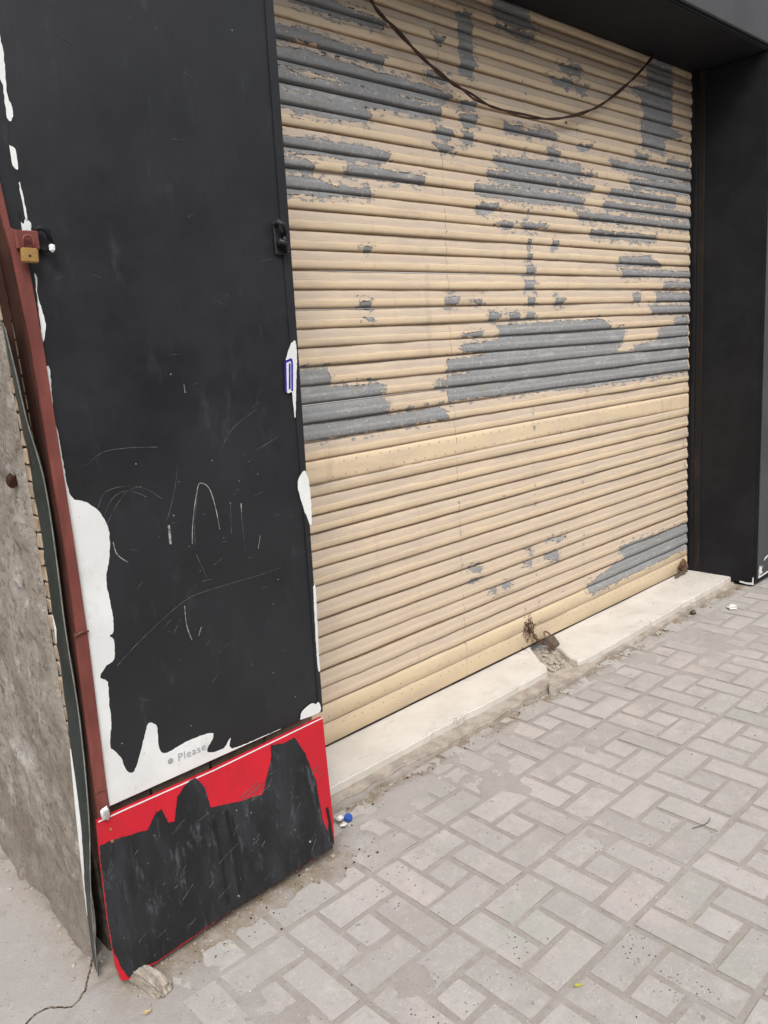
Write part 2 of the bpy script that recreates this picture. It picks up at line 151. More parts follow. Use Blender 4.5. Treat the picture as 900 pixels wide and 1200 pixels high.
def mat_paver():
    k=N('worn_concrete_paver',.88,.2); r=k.rnd()
    c=k.mix(r,(.34,.315,.30),(.435,.405,.388)); c=k.mix(k.ramp(k.noise(1.6,4,.6),.4,.7,0,.8),c,(.35,.335,.318)); c=k.mix(k.ramp(k.noise(4.5,6,.7,(1,1,1),(1,9,0)),.5,.72,0,.7),c,(.325,.30,.275)); c=k.mix(k.ramp(k.noise(2.7,5,.6,(1,1,1),(6,2,0)),.55,.7,0,.5),c,(.50,.475,.45))
    c=k.mix(k.ramp(k.noise(13,6,.7),.5,.8,0,.65),c,(.52,.485,.45)); c=k.mix(k.ramp(k.noise(8,6,.7,(1,1,1),(5,3,0)),.55,.75,0,.6),c,(.30,.285,.265))
    c=k.mix(k.ramp(k.noise(3.6,6,.65,(1,1,1),(11,5,0)),.52,.66,0,.55),c,(.47,.41,.385)); c=k.mix(k.ramp(k.noise(3.1,5,.6,(1,1,1),(2,17,0)),.56,.66,0,.5),c,(.33,.345,.31)); c=k.mix(k.ramp(k.noise(34,6,.8),.52,.72,0,.5),c,(.27,.25,.24)); c=k.mix(k.ramp(k.noise(70,5,.8,(1,1,1),(4,4,0)),.56,.7,0,.5),c,(.56,.53,.50))
    v=k.voro(62); pit=k.math('MULTIPLY',k.ramp(v.outputs['Distance'],.17,.10),k.ramp(k.noise(5,3,.6,(1,1,1),(2,2,0)),.54,.62))
    c=k.mix(pit,c,(.10,.085,.075)); c=k.mix(k.ramp(k.noise(210,2,.6),.66,.72,0,.6),c,(.66,.63,.6)); c=k.mix(k.ramp(k.noise(170,3,.6,(1,1,1),(8,1,0)),.64,.7,0,.5),c,(.2,.18,.16))
    ed=k.math('MULTIPLY',k.ramp(k.noise(48,5,.75),.60,.70),k.ramp(k.noise(5,3),.5,.62)); c=k.mix(k.math('MULTIPLY',ed,.5),c,(.27,.25,.235))
    k.col(c); k.bump(k.math('MULTIPLY',ed,-1.),.002); k.bump(k.math('MULTIPLY',pit,-1.),.003); k.bump(k.noise(170,4,.75),.0016,.8); k.bump(k.noise(26,5,.7),.004,.6); return k.m
M_PAV=mat_paver()
def mat_dust():
    k=N('dusty_cement',.93,.15); c=k.mix(k.ramp(k.noise(2.2,6,.62),.35,.68),(.372,.352,.338),(.335,.318,.305))
    c=k.mix(k.ramp(k.noise(17,6,.72),.52,.8,0,.6),c,(.45,.42,.39)); c=k.mix(k.ramp(k.noise(7,6,.7,(1,1,1),(3,7,0)),.56,.75,0,.6),c,(.25,.225,.2))
    x,y,z=k.xyz(); at=k.n('ShaderNodeAttribute',attribute_name='dirt').outputs['Fac']
    c=k.mix(k.math('MULTIPLY',at,k.ramp(k.noise(22,6,.75),.3,.6,.3,1)),c,(.21,.165,.115))
    c=k.mix(k.ramp(k.noise(190,3,.6),.67,.72,0,.7),c,(.6,.57,.52)); c=k.mix(k.ramp(k.noise(150,3,.6,(1,1,1),(8,1,0)),.65,.7,0,.7),c,(.13,.11,.09))
    k.col(c); k.bump(k.noise(150,5,.75),.0025,.8); k.bump(k.noise(20,4,.6),.004,.6); return k.m
M_DST=mat_dust()
def mat_pier():
    k=N('weathered_cement_render',.95,.15); c=k.mix(k.ramp(k.noise(3.2,7,.7),.36,.66),(.50,.455,.40),(.31,.265,.22))
    c=k.mix(k.ramp(k.noise(8,6,.7,(1,1,1),(5,0,3)),.52,.66,0,.85),c,(.62,.60,.57)); c=k.mix(k.ramp(k.noise(34,6,.8),.5,.64,0,.85),c,(.19,.155,.125))
    x,y,z=k.xyz(); c=k.mix(k.ramp(k.math('ADD',z,k.math('MULTIPLY',k.noise(7,4),.5)),.55,.40,0,.6),c,(.29,.25,.215))
    k.col(c); k.bump(k.noise(60,6,.8),.010,1.); k.bump(k.noise(20,6,.75),.022,.9); return k.m
M_PIER=mat_pier()

# ---------------------------------------------------------------- helpers
def tagit(o,label,cat,group=None,kind=None):
    if label: o['label']=label
    if cat: o['category']=cat
    if group: o['group']=group
    if kind: o['kind']=kind
    return o
def root(name,loc,label,cat,group=None):
    o=bpy.data.objects.new(name,None); COL.objects.link(o); o.location=loc; o.empty_display_size=.05; return tagit(o,label,cat,group)
def link(name,me,m=None,parent=None,label=None,kind=None):
    o=bpy.data.objects.new(name,me); COL.objects.link(o)
    if m and not me.materials: me.materials.append(m)
    if parent:
        o.parent=parent; p=parent; t=Vector((0,0,0))
        while p: t+=Vector(p.location); p=p.parent
        o.location=-t
    if label: o['label']=label
    if kind: o['kind']=kind
    return o
def place(name,me,m,parent,loc,rz=0):
    o=link(name,me,m,parent); o.location=Vector(o.location)+Vector(loc); o.rotation_euler[2]=rz; return o
def solo(name,me,m,loc,label,cat,group=None,kind=None):     # one-mesh thing, origin at its base
    me.transform(Matrix.Translation(-Vector(loc))); o=link(name,me,m); o.location=loc; return tagit(o,label,cat,group,kind)
def mesh(v,f,smooth=False):
    me=bpy.data.meshes.new('m'); me.from_pydata([tuple(map(float,q)) for q in v],[],[tuple(map(int,q)) for q in f]); me.update()
    if smooth: me.polygons.foreach_set('use_smooth',[True]*len(me.polygons))
    return me
def tomesh(bm,smooth=False):
    me=bpy.data.meshes.new('m'); bm.to_mesh(me); bm.free()
    if smooth: me.polygons.foreach_set('use_smooth',[True]*len(me.polygons))
    return me
def box(x0,x1,y0,y1,z0,z1,bev=0,seg=1,bm=None,rot=None):
    own=bm is None; b=bmesh.new(); bmesh.ops.create_cube(b,size=1)
    for v in b.verts: v.co=Vector(((x0+x1)/2+v.co.x*(x1-x0),(y0+y1)/2+v.co.y*(y1-y0),(z0+z1)/2+v.co.z*(z1-z0)))
    if bev: bmesh.ops.bevel(b,geom=b.edges[:],offset=bev,segments=seg,affect='EDGES')
    if rot:
        c=Vector(((x0+x1)/2,(y0+y1)/2,(z0+z1)/2)); bmesh.ops.transform(b,matrix=Matrix.Translation(c)@rot@Matrix.Translation(-c),verts=b.verts)
    if own: return tomesh(b)
    t=bpy.data.meshes.new('t'); b.to_mesh(t); b.free(); bm.from_mesh(t); bpy.data.meshes.remove(t)
def clean(p):
    q=[p[0]]
    for a in p[1:]:
        if abs(a[0]-q[-1][0])+abs(a[1]-q[-1][1])>1e-4: q.append(a)
    return q
from mathutils.geometry import tessellate_polygon
def slab_poly(p,fn,th):    # polygon in (u,v) -> solid plate; fn(u,v,d) gives the point, d=0 front, d=th back
    p=clean(p); n=len(p); ar=sum(p[i][0]*p[(i+1)%n][1]-p[(i+1)%n][0]*p[i][1] for i in range(n))
    if ar<0: p=p[::-1]
    tr=tessellate_polygon([[Vector((a,b,0)) for a,b in p]])
    v=[fn(a,b,0) for a,b in p]+[fn(a,b,th) for a,b in p]
    f=[]
    for t in tr:
        a,b,c=[p[i] for i in t]
        if (b[0]-a[0])*(c[1]-a[1])-(c[0]-a[0])*(b[1]-a[1])<0: t=t[::-1]
        f.append(t); f.append(tuple(n+i for i in t[::-1]))
    f+=[(n+i,n+(i+1)%n,(i+1)%n,i) for i in range(n)]
    return v,f
def tube(pts,r,seg=8,closed=False,radii=None):
    pts=[Vector(p) for p in pts]; n=len(pts); v=[];f=[]; up=Vector((.13,.21,.97)).normalized()
    for i,p in enumerate(pts):
        t=(pts[(i+1)%n]-pts[i-1]) if closed else (pts[min(i+1,n-1)]-pts[max(i-1,0)])
        t.normalize(); s=t.cross(up)
        if s.length<.2: s=t.cross(Vector((1,0,0)))
        s.normalize(); u=s.cross(t); rr=radii[i] if radii else r
        for k in range(seg):
            a=2*math.pi*k/seg; v.append(p+(s*math.cos(a)+u*math.sin(a))*rr)
    for i in range(n if closed else n-1):
        j=(i+1)%n
        for k in range(seg): f.append((i*seg+k,i*seg+(k+1)%seg,j*seg+(k+1)%seg,j*seg+k))
    if not closed: f+= [tuple(range(seg))[::-1],tuple((n-1)*seg+k for k in range(seg))]
    return v,f
def join(parts):
    V=[];Fc=[]
    for v,f in parts:
        o=len(V); V+=list(v); Fc+=[tuple(i+o for i in q) for q in f]
    return V,Fc
def ribbon(p,fn,w,th=.0004):
    out=[]
    for (a,b) in zip(p[:-1],p[1:]):
        d=Vector((b[0]-a[0],b[1]-a[1])); 
        if d.length<1e-5: continue
        d.normalize(); q=Vector((-d.y,d.x))*w/2
        out.append(slab_poly([(a[0]-q.x,a[1]-q.y),(b[0]-q.x,b[1]-q.y),(b[0]+q.x,b[1]+q.y),(a[0]+q.x,a[1]+q.y)],fn,th))
    return out
def smoothpath(p,k=5):      # Catmull-Rom
    P=[Vector(q) for q in p]; out=[]
    for i in range(len(P)-1):
        a,b,c,d=P[max(i-1,0)],P[i],P[i+1],P[min(i+2,len(P)-1)]
        for j in range(k):
            t=j/k; out.append(.5*((2*b)+(c-a)*t+(2*a-5*b+4*c-d)*t*t+(3*b-a-3*c+d)*t**3))
    out.append(P[-1]); return out
def vnoise(x,y,seed=0):
    xi=np.floor(x).astype(int); yi=np.floor(y).astype(int); fx=x-xi; fy=y-yi; fx=fx*fx*(3-2*fx); fy=fy*fy*(3-2*fy)
    def h(a,b):
        n=(a*374761393+b*668265263+seed*982451653)&0xffffffff; n=((n^(n>>13))*1274126177)&0xffffffff; return ((n^(n>>16))&0xffff)/65535.
    return (h(xi,yi)*(1-fx)+h(xi+1,yi)*fx)*(1-fy)+(h(xi,yi+1)*(1-fx)+h(xi+1,yi+1)*fx)*fy
def fbm(x,y,sc,octv=4,seed=0):
    s=0;a=1;t=0
    for o in range(octv): s=s+a*vnoise(x*sc,y*sc,seed+o); t+=a; a*=.55; sc*=2.03
    return s/t
def sstep(x,a,b):
    t=np.clip((x-a)/(b-a),0,1); return t*t*(3-2*t)
def gridmesh(P,nx,ny,smooth=True,flip=False):
    me=bpy.data.meshes.new('grid'); n=nx*ny; me.vertices.add(n); me.vertices.foreach_set('co',P.reshape(-1).astype(np.float32))
    i,j=np.meshgrid(np.arange(nx-1),np.arange(ny-1),indexing='ij'); a=(i*ny+j).ravel(); q=np.stack([a,a+ny,a+ny+1,a+1],1)
    if flip: q=q[:,::-1]
    m=len(q); me.loops.add(4*m); me.loops.foreach_set('vertex_index',q.ravel().astype(np.int32)); me.polygons.add(m)
    me.polygons.foreach_set('loop_start',np.arange(0,4*m,4,dtype=np.int32)); me.polygons.foreach_set('loop_total',np.full(m,4,dtype=np.int32))
    me.polygons.foreach_set('use_smooth',np.full(m,smooth)); me.update(calc_edges=True); return me
def rock(r,seed,sc=(1,1,1),sub=1):
    b=bmesh.new(); bmesh.ops.create_icosphere(b,subdivisions=sub,radius=r); rr=random.Random(seed)
    for v in b.verts: v.co=Vector((v.co.x*sc[0],v.co.y*sc[1],v.co.z*sc[2]))*rr.uniform(.7,1.2)
    t=[v.co.copy() for v in b.verts],[tuple(x.index for x in f.verts) for f in b.faces]; b.free(); return t
def shift(vf,d): return [Vector(v)+Vector(d) for v in vf[0]],vf[1]

# ---------------------------------------------------------------- setting: ground
XP=4.518
PX,PY=.3135,.3265; X0,Y0=1.298,-.638      # paving module (a 2x1 paver pinwheel round a small square), lines of the joints
nx,ny=620,330; gx=np.linspace(-1.2,6.6,nx); gy=np.linspace(-2.95,1.18,ny); GX,GY=np.meshgrid(gx,gy,indexing='ij')
def gheight(x,y):
    n=fbm(x,y,3.1,5,3); n2=fbm(x,y,16,4,9)
    m=sstep(.86-x+(n-.5)*.9+.25*(y+1.0),-.15,.5)                         # cement smeared over the pavers at the left
    m=np.maximum(m,sstep(y+(n2-.5)*.28+(n-.5)*.5,-.50,-.33)*.80)        # dust banked against the step
    m=np.maximum(m,sstep(n,.55,.8)*.5)
    m=np.maximum(m,np.exp(-((y+.49+(n2-.5)*.08)/.075)**2)*(x>.5)*sstep(1.48-x,0,.1)*1.1)
    h=-.0042+m*.0062+(n2-.5)*.0040*(.3+m)+(fbm(x,y,40,3,5)-.5)*.0022*m
    h=h-.004*np.exp(-((y+.325)/.03)**2)*(x>1.3)*(x<4.5)
    sb=np.exp(-((y+.335)/.05)**2)*sstep(x,1.25,1.45)*(x<4.5)*np.clip(n2-.45,0,1)*.03      # sand line at the foot of the step
    pb=np.exp(-((x-.575)/.035)**2)*(y>-.42)*(n2)*.022                     # crumbs at the foot of the pier
    return h+sb+pb,m
H,MK=gheight(GX,GY)
gm=gridmesh(np.stack([GX,GY,H],-1),nx,ny)
at=gm.attributes.new('dirt','FLOAT','POINT')
nn=fbm(GX,GY,11,4,21)
dirt=.38*(1-MK)+np.exp(-((GY+.335+(nn-.5)*.08)/.035)**2)*(GX>1.25)*(GX<4.6)*.9+np.exp(-((GY+.50-(GX-.6)*.02+(nn-.5)*.10)/.075)**2)*sstep(GX,.5,.66)*sstep(1.36-GX,0,.08)*.95+np.exp(-((GX-.575)/.05)**2)*(GY>-.45)*.5
at.data.foreach_set('value',np.clip(dirt,0,1).ravel().astype(np.float32))
ground=link('ground',gm,M_DST); ground['kind']='structure'
outer=mesh([(-80,-90,-.016),(90,-90,-.016),(90,40,-.016),(-80,40,-.016)],[(0,1,2,3)])
og=link('street_ground',outer,M_DST); og['kind']='structure'
# pavement: pavers
pave=root('pavement',(2.4,-1.2,0),None,None); pave['kind']='structure'
def paver_mesh(lx,ly,seed):
    r=random.Random(seed); b=bmesh.new(); bmesh.ops.create_cube(b,size=1)
    for v in b.verts: v.co=Vector((v.co.x*lx,v.co.y*ly,(v.co.z-.5)*.05))
    top=[e for e in b.edges if all(v.co.z>-.01 for v in e.verts)]; bmesh.ops.bevel(b,geom=top+[e for e in b.edges if abs(e.verts[0].co.z-e.verts[1].co.z)>.02],offset=.006,segments=2,affect='EDGES')
    for v in b.verts:
        v.co.x+=r.uniform(-.0016,.0016); v.co.y+=r.uniform(-.0016,.0016)
        if v.co.z>-.01: v.co.z+=r.uniform(-.0009,.0004)
    bmesh.ops.delete(b,geom=[f for f in b.faces if f.normal.z<-.9],context='FACES')
    for sx in (-1,1):
        for sy in (-1,1):
            if r.random()<.45:
                w_=r.uniform(.003,.010); c_=Vector((sx*lx/2,sy*ly/2,0))
                for v in b.verts:
                    if v.co.z>-.012 and (v.co.xy-c_.xy).length<.014: v.co.z-=.0004; v.co.x-=sx*w_*.35; v.co.y-=sy*w_*.35
    me=tomesh(b); me.materials.append(M_PAV); return me
UX,UY,J=PX/3,PY/3,.0048
hor=[paver_mesh(2*UX-J,UY-J,s) for s in range(5)]; ver=[paver_mesh(UX-J,2*UY-J,s+10) for s in range(5)]; sq=[paver_mesh(UX-J,UY-J,s+20) for s in range(4)]
items=[]; iF,iR,iD=F,R,D
def inview(x,y):
    d=Vector((x,y,0))-Vector((0,-2.2287,1.5)); zc=d.dot(F)
    if zc<.1: return False,99
    u=d.dot(R)/zc*924; v=d.dot(D)/zc*924; return (-470<u<470 and -620<v<620),zc
for i in range(-3,17):
    for j in range(-6,2):
        cx=X0+i*PX; cy=Y0+j*PY           # left edge, top edge
        for kind,ax,ay in (('h',2*UX,.5*UY),('v',2.5*UX,2*UY),('h',1*UX,2.5*UY),('v',.5*UX,1*UY),('s',1.5*UX,1.5*UY)):
            x=cx+ax; y=cy-ay
            if y>-.32 or x<.30 or x>6.4 : continue
            h,m=gheight(np.array([x]),np.array([y]))
            if m[0]>.93 and x<.8: continue
            if x>XP-.1 and y>-.47: continue
            items.append((kind,x,y,*inview(x,y)))
vis=sorted([t for t in items if t[3]],key=lambda t:t[4]); near=vis[:300]; rest=vis[300:]+[t for t in items if not t[3]]
PR=random.Random(5)
def pick(kind): return PR.choice({'h':hor,'v':ver,'s':sq}[kind])
restparts=[]
for t in near:
    o=place('paver',pick(t[0]),None,pave,(t[1]+PR.uniform(-.0012,.0012),t[2]+PR.uniform(-.0012,.0012),PR.uniform(-.0022,.0012)),PR.uniform(-.007,.007)); o.rotation_euler[0]=PR.uniform(-.01,.01); o.rotation_euler[1]=PR.uniform(-.007,.007)
for t in rest:
    me=pick(t[0]); dz=PR.uniform(-.002,.0012); restparts.append(([v.co+Vector((t[1],t[2],dz)) for v in me.vertices],[tuple(p.vertices) for p in me.polygons]))
rm=mesh(*join(restparts)); link('paver_field',rm,M_PAV,pave,kind='stuff')

# ---------------------------------------------------------------- shop surround
sur=root('shopfront_surround',(4.9,-.2,0),'matt black rendered surround framing the shutter, deep column at right and lintel above','shop surround')
link('column',box(XP,5.6,-.412,.3,.012,2.86,.006,2),M_PORT,sur)
link('lintel',box(1.365,5.6,-.408,.3,2.862,3.9,.006,2),M_PORT,sur)
link('fascia_panel',box(1.37,5.6,-.424,-.4085,2.880,3.88,.004,1),M_FASC,sur,label='dark grey fascia panel above the black lintel edge')
link('front_panel',box(4.545,5.59,-.424,-.4125,.045,2.872,.003,1),M_FASC,sur,label='slate grey front face with chipped white paint at the foot')
# chipped white paint at the foot
def fy(y): return lambda u,v,d: Vector((u,y+d,v))
chips=[[(4.55,.09),(4.565,.125),(4.585,.105),(4.60,.115),(4.59,.085),(4.61,.075),(4.575,.07),(4.566,.055),(4.555,.07)],[(4.55,.05),(4.553,.085),(4.56,.085),(4.565,.058),(4.65,.062),(4.75,.066),(4.75,.055),(4.6,.052)],[(4.62,.14),(4.66,.15),(4.70,.165),(4.66,.16),(4.63,.155)]]
link('paint_chip',mesh(*join([slab_poly(c,fy(-.4252),.0012) for c in chips])),M_WHT,sur)
ch2=[(-.41,.0150),(-.41,.06),(-.404,.06),(-.402,.028),(-.37,.024),(-.33,.028),(-.33,.018),(-.37,.0135)]
link('paint_chip',mesh(*slab_poly(ch2,lambda u,v,d:Vector((XP-.0014+d,u,v)),.0014)),M_WHT,sur)
fb=root('facade_wall',(0,1.2,0),'plain rendered building wall set back to the left of the pier','wall')
link('wall_panel',box(-6,.62,1.2,1.5,-.01,3.9),M_PIER,fb)
link('wall_panel',box(5.603,12,-.3,.3,-.01,3.9),M_PIER,fb)

ob=root('light_blocking_building',(2,-9,0),'unseen plain low building added across the lane behind the viewer to dim reflections','building')  # unseen block added behind the camera to darken reflections and low sky light
M_OPP=simple('dull_brown_render',(.20,.18,.155),(.14,.125,.11),1.5,.9,.1)
link('wall',box(-14,20,-10,-9,-.01,4.6),M_OPP,ob); link('parapet',box(-14,20,-10.05,-8.95,4.603,4.75,.01),M_OPP,ob)
for i in range(10):
    wf=link('window',box(-12.4+i*3.2,-11.0+i*3.2,-9.0+.001,-8.96,2.6,3.9,.01),M_PORT,ob); link('sill',box(-12.5+i*3.2,-10.9+i*3.2,-8.999,-8.90,2.50,2.597,.01),M_PIER,wf)
# ---------------------------------------------------------------- rolling shutter
sh=root('rolling_shutter',(2.9,0,.045),'closed cream corrugated roller shutter with grey patches where the paint has peeled','shutter')
XS0,XS1=1.36,4.503
prof=[(0,-.008),(0,-.001),(.015,.0030),(.06,.0080),(.13,.0112),(.22,.0125),(.38,.0130),(.49,.0122),(.525,.0096),(.60,.0092),(.72,.0082),(.86,.0062),(.965,.0030),(1,-.001),(1,-.008)]
def peelfield(x,z):
    best=np.full(x.shape,-.05)
    for p in PEEL:
        P=np.array(p); lo=P.min(0)-.05; hi=P.max(0)+.05
        s=(x>lo[0])&(x<hi[0])&(z>lo[1])&(z<hi[1])
        if not s.any(): continue
        xs,zs=x[s],z[s]; d=np.full(xs.shape,9.); ins=np.zeros(xs.shape,bool)
        for a,b in zip(P,np.roll(P,-1,0)):
            e=b-a; t=np.clip(((xs-a[0])*e[0]+(zs-a[1])*e[1])/(e@e+1e-12),0,1)
            d=np.minimum(d,np.hypot(xs-a[0]-t*e[0],zs-a[1]-t*e[1]))
            c=((a[1]>zs)!=(b[1]>zs))&(xs<(b[0]-a[0])*(zs-a[1])/(b[1]-a[1]+1e-12)+a[0]); ins^=c
        best[s]=np.maximum(best[s],np.where(ins,d,-d))
    return best
def lath(z0,z1,profile,seed,xa=XS0,xb=XS1,step=.009):
    n=int((xb-xa)/step)+1; xs=np.linspace(xa,xb,n); P=np.zeros((n,len(profile),3)); r=random.Random(seed)
    ph,am=r.uniform(0,6),r.uniform(.0006,.0016); sag=1.3*am*np.sin(xs*r.uniform(1.2,2.4)+ph); bulge=.0020*np.sin(xs*r.uniform(2,4)+r.uniform(0,6))
    dent=(fbm(xs*1.0,xs*0+seed,7,3,seed)-.5)*.007
    for k,(t,o) in enumerate(profile):
        P[:,k,0]=xs; P[:,k,1]=-(o+(bulge+dent)*(1 if 0<t<1 else .3)); P[:,k,2]=z0+(z1-z0)*t+sag
    me=gridmesh(P,n,len(profile)); at=me.attributes.new('peel','FLOAT','POINT')
    at.data.foreach_set('value',peelfield(P[:,:,0],P[:,:,2]).ravel().astype(np.float32))
    g=me.attributes.new('seat','FLOAT','POINT'); g.data.foreach_set('value',np.tile([t if (len(profile)==len(prof) or t<.04 or t>.97) else .3 for t,o in profile],n).astype(np.float32)); return me
lev=[.212,.279,.345,.410,.476,.541,.608,.673,.738,.803,.867,.931,.998,1.050]
k=0
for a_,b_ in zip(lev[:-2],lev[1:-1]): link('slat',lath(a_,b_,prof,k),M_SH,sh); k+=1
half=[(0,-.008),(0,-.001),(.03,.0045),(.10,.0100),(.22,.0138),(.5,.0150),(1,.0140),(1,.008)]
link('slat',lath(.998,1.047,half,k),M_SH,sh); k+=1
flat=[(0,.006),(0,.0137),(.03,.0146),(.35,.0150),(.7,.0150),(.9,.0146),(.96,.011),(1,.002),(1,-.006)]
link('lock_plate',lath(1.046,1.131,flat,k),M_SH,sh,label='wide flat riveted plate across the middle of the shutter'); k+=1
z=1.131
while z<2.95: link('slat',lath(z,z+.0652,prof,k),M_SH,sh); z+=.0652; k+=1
link('bottom_rail',lath(.0525,.140,[(0,-.02),(0,.010),(.04,.0125),(.5,.014),(.93,.0135),(.985,.010),(1,.006),(1,0)],k),M_RAIL,sh,label='yellowed riveted bottom rail')
link('bottom_rail',lath(.139,.212,[(0,-.004),(0,.010),(.06,.0150),(.4,.0165),(.8,.0145),(.95,.007),(1,0),(1,-.006)],k+1),M_RAIL,sh)
rv=[]
def dot(x,z,y,r=.0026):
    n=7; v=[Vector((x+r*math.cos(2*math.pi*i/n),y,z+r*math.sin(2*math.pi*i/n))) for i in range(n)]+[Vector((x,y-.0022,z))]
    return v,[(i,(i+1)%n,n)[::-1] for i in range(n)]
M_RIV=simple('rusty_rivet',(.16,.10,.06),(.30,.21,.13),60,.7,.3)
for zz,yy,st in ((1.062,-.0155,.062),(1.114,-.0155,.058),(.118,-.0148,.055),(.166,-.0175,.072)):
    x=1.5
    while x<4.46: rv.append(dot(x+random.uniform(-.004,.004),zz+random.uniform(-.0015,.0015),yy-.001)); x+=st*random.choice((.8,1,1,1,1.15))
link('rivet_rows',mesh(*join(rv)),M_RIV,sh,kind='stuff')
M_GUIDE=simple('dirty_dark_guide',(.018,.014,.012),(.06,.042,.032),9,.8,.2,sc=(1,1,.3),lo=.5,hi=.8)
M_GAPSHADE=simple('dark_gap_shade',(.015,.013,.012),(.05,.04,.03),30,.8,.2)
link('gap_shade_strip',box(1.36,4.503,-.0125,.006,.0466,.0524,.0008),M_GAPSHADE,sh)  # dark strip standing for the shade between bottom rail and slab
link('guide_rail',box(4.5035,4.5165,-.045,-.026,.05,2.86,.002),M_PORT,sh)
link('guide_rail',box(4.511,4.5168,-.085,-.0455,.05,2.86,.002),M_GUIDE,sh)
link('guide_rail',box(1.336,1.36,-.05,.0,.05,2.86,.002),M_PORT,sh)

# ---------------------------------------------------------------- threshold
def slabstone(pts,z0,z1,seed,nsub=26):
    # outline resampled and roughened, rounded top edge
    r=random.Random(seed); out=[]
    n=len(pts)
    for i in range(n):
        a=Vector(pts[i]); b=Vector(pts[(i+1)%n]); L=(b-a).length; m=max(1,int(L/.03))
        for j in range(m): q=a.lerp(b,j/m); out.append(q+Vector((r.uniform(-1,1),r.uniform(-1,1)))*.0018+(Vector((0,r.uniform(.003,.009))) if (seed<3 and q.y<-.2 and r.random()<.10) else Vector((0,0))))
    b=bmesh.new(); vs=[b.verts.new((q.x,q.y,z1)) for q in out]; f=b.faces.new(vs); f.normal_update()
    if f.normal.z<0: f.normal_flip()
    ret=bmesh.ops.extrude_face_region(b,geom=[f]); bot=[v for v in ret['geom'] if isinstance(v,bmesh.types.BMVert)]
    for v in bot: v.co.z=z0
    bmesh.ops.recalc_face_normals(b,faces=b.faces)
    te=[e for e in b.edges if all(abs(v.co.z-z1)<1e-5 for v in e.verts)]
    bmesh.ops.bevel(b,geom=te,offset=.0045,segments=3,affect='EDGES')
    for v in b.verts:
        if v.co.z>z1-.006 : v.co.z+=.0012*math.sin(v.co.x*9+seed)
    return tomesh(b)
A=[(1.30,-.243),(2.0,-.240),(2.50,-.238),(2.735,-.234),(2.775,-.20),(2.80,-.15),(2.84,-.10),(2.90,-.02),(2.93,-.002),(1.34,-.002)]
Bp=[(2.925,-.297),(3.36,-.296),(3.93,-.283),(4.516,-.278),(4.516,-.002),(3.08,-.002),(2.99,-.10),(2.965,-.16),(2.915,-.23),(2.905,-.28)]
solo('marble_threshold_slab',slabstone(A,.014,.045,1),M_MAR,(2.0,-.12,.014),'long cream marble threshold slab on the left, from the red and black board to the break','threshold slab','marble threshold slabs')
solo('marble_threshold_slab',slabstone(Bp,.014,.046,2),M_MAR,(3.7,-.14,.014),'cream marble threshold slab on the right, ending against the black column','threshold slab','marble threshold slabs')
# mortar bed under the slabs (front edge uneven)
bedr=random.Random(3); fr=[]
x=1.32
while x<4.512: fr.append((x,(-.296 if x<2.5 else -.310 if x<2.95 else -.316)+bedr.uniform(-.007,.007)+.012*math.sin(x*5))); x+=.045
bed=bmesh.new(); ring=fr+[(4.512,-.30),(4.512,-.01),(1.32,-.01)]
me=slabstone(ring,-.02,.0135,5); bed.free()
M_BED=simple('crumbling_mortar_bed',(.42,.37,.32),(.29,.25,.215),18,.95,.1,b=.004,bs=60)
solo('threshold_bed',me,M_BED,(2.9,-.15,-.02),'crumbling beige mortar bed running under both threshold slabs','mortar bed')
kb=[(2.60,-.345),(2.74,-.356),(2.86,-.350),(2.97,-.345),(2.955,-.30),(2.90,-.285),(2.80,-.25),(2.745,-.25),(2.66,-.29)]
solo('patch_kerb',slabstone(kb,-.01,.026,8),M_BED,(2.8,-.31,-.01),'pale smoothed cement lump filling the front of the break between slabs','cement patch')
rb=[]
for i in range(150):
    x=random.uniform(2.77,2.99); y=random.uniform(-.27,-.02)
    lo=2.76+max(0,(y+.234))*.62; hi=2.91+max(0,(y+.23))*.75
    if lo+.01<x<hi-.005: rb.append(shift(rock(random.uniform(.005,.016),i,(1,1,.7)),(x,y,.014+random.uniform(0,.010))))
tagit(link('rubble',mesh(*join(rb)),M_STN),'grey rubble filling the gap between the two marble slabs','rubble',kind='stuff')
for i,(x,y,r_) in enumerate(((3.905,-.345,.018),(3.60,-.352,.014),(3.52,-.35,.016))):
    solo('loose_stone',mesh(*shift(rock(r_,40+i,(1.2,.9,.7),2),(x,y,r_*.5))),M_DEB if i==0 else M_STN,(x,y,0),['dark loose stone nearest the column end of the step','small pale stone by the step left of the dark one','second small pale stone, farther left along the step'][i],'stone','loose stones by the step')

# ---------------------------------------------------------------- concrete pier
pier=root('concrete_pier',(.95,0,0),'rough weathered cement rendered pier at the left edge with brick slips on its front','pier')
n1,n2=150,330; yy=np.linspace(-.358,1.2,n1); zz=np.linspace(-.02,3.9,n2); YY,ZZ=np.meshgrid(yy,zz,indexing='ij')
dsp=(fbm(YY,ZZ,5,5,31)-.5)*.022+(fbm(YY,ZZ,24,4,37)-.5)*.012; dsp-=sstep(fbm(YY,ZZ,3.2,3,44),.52,.56)*.009
flare=np.exp(-ZZ/.10)*.02*(.4+fbm(YY,ZZ,8,3,2))
ed=np.exp(-(YY+.358)/.012)*.010
dsp=dsp*(.15+.85*sstep(YY,-.358,-.32)); P=np.stack([.598+dsp-flare+ed,YY,ZZ],-1)
link('render_coat',gridmesh(P,n1,n2,flip=True),M_PIER,pier)
link('core',box(.625,1.335,-.357,.3,-.02,2.86,.003),M_MRT,pier)
BR=[]; 
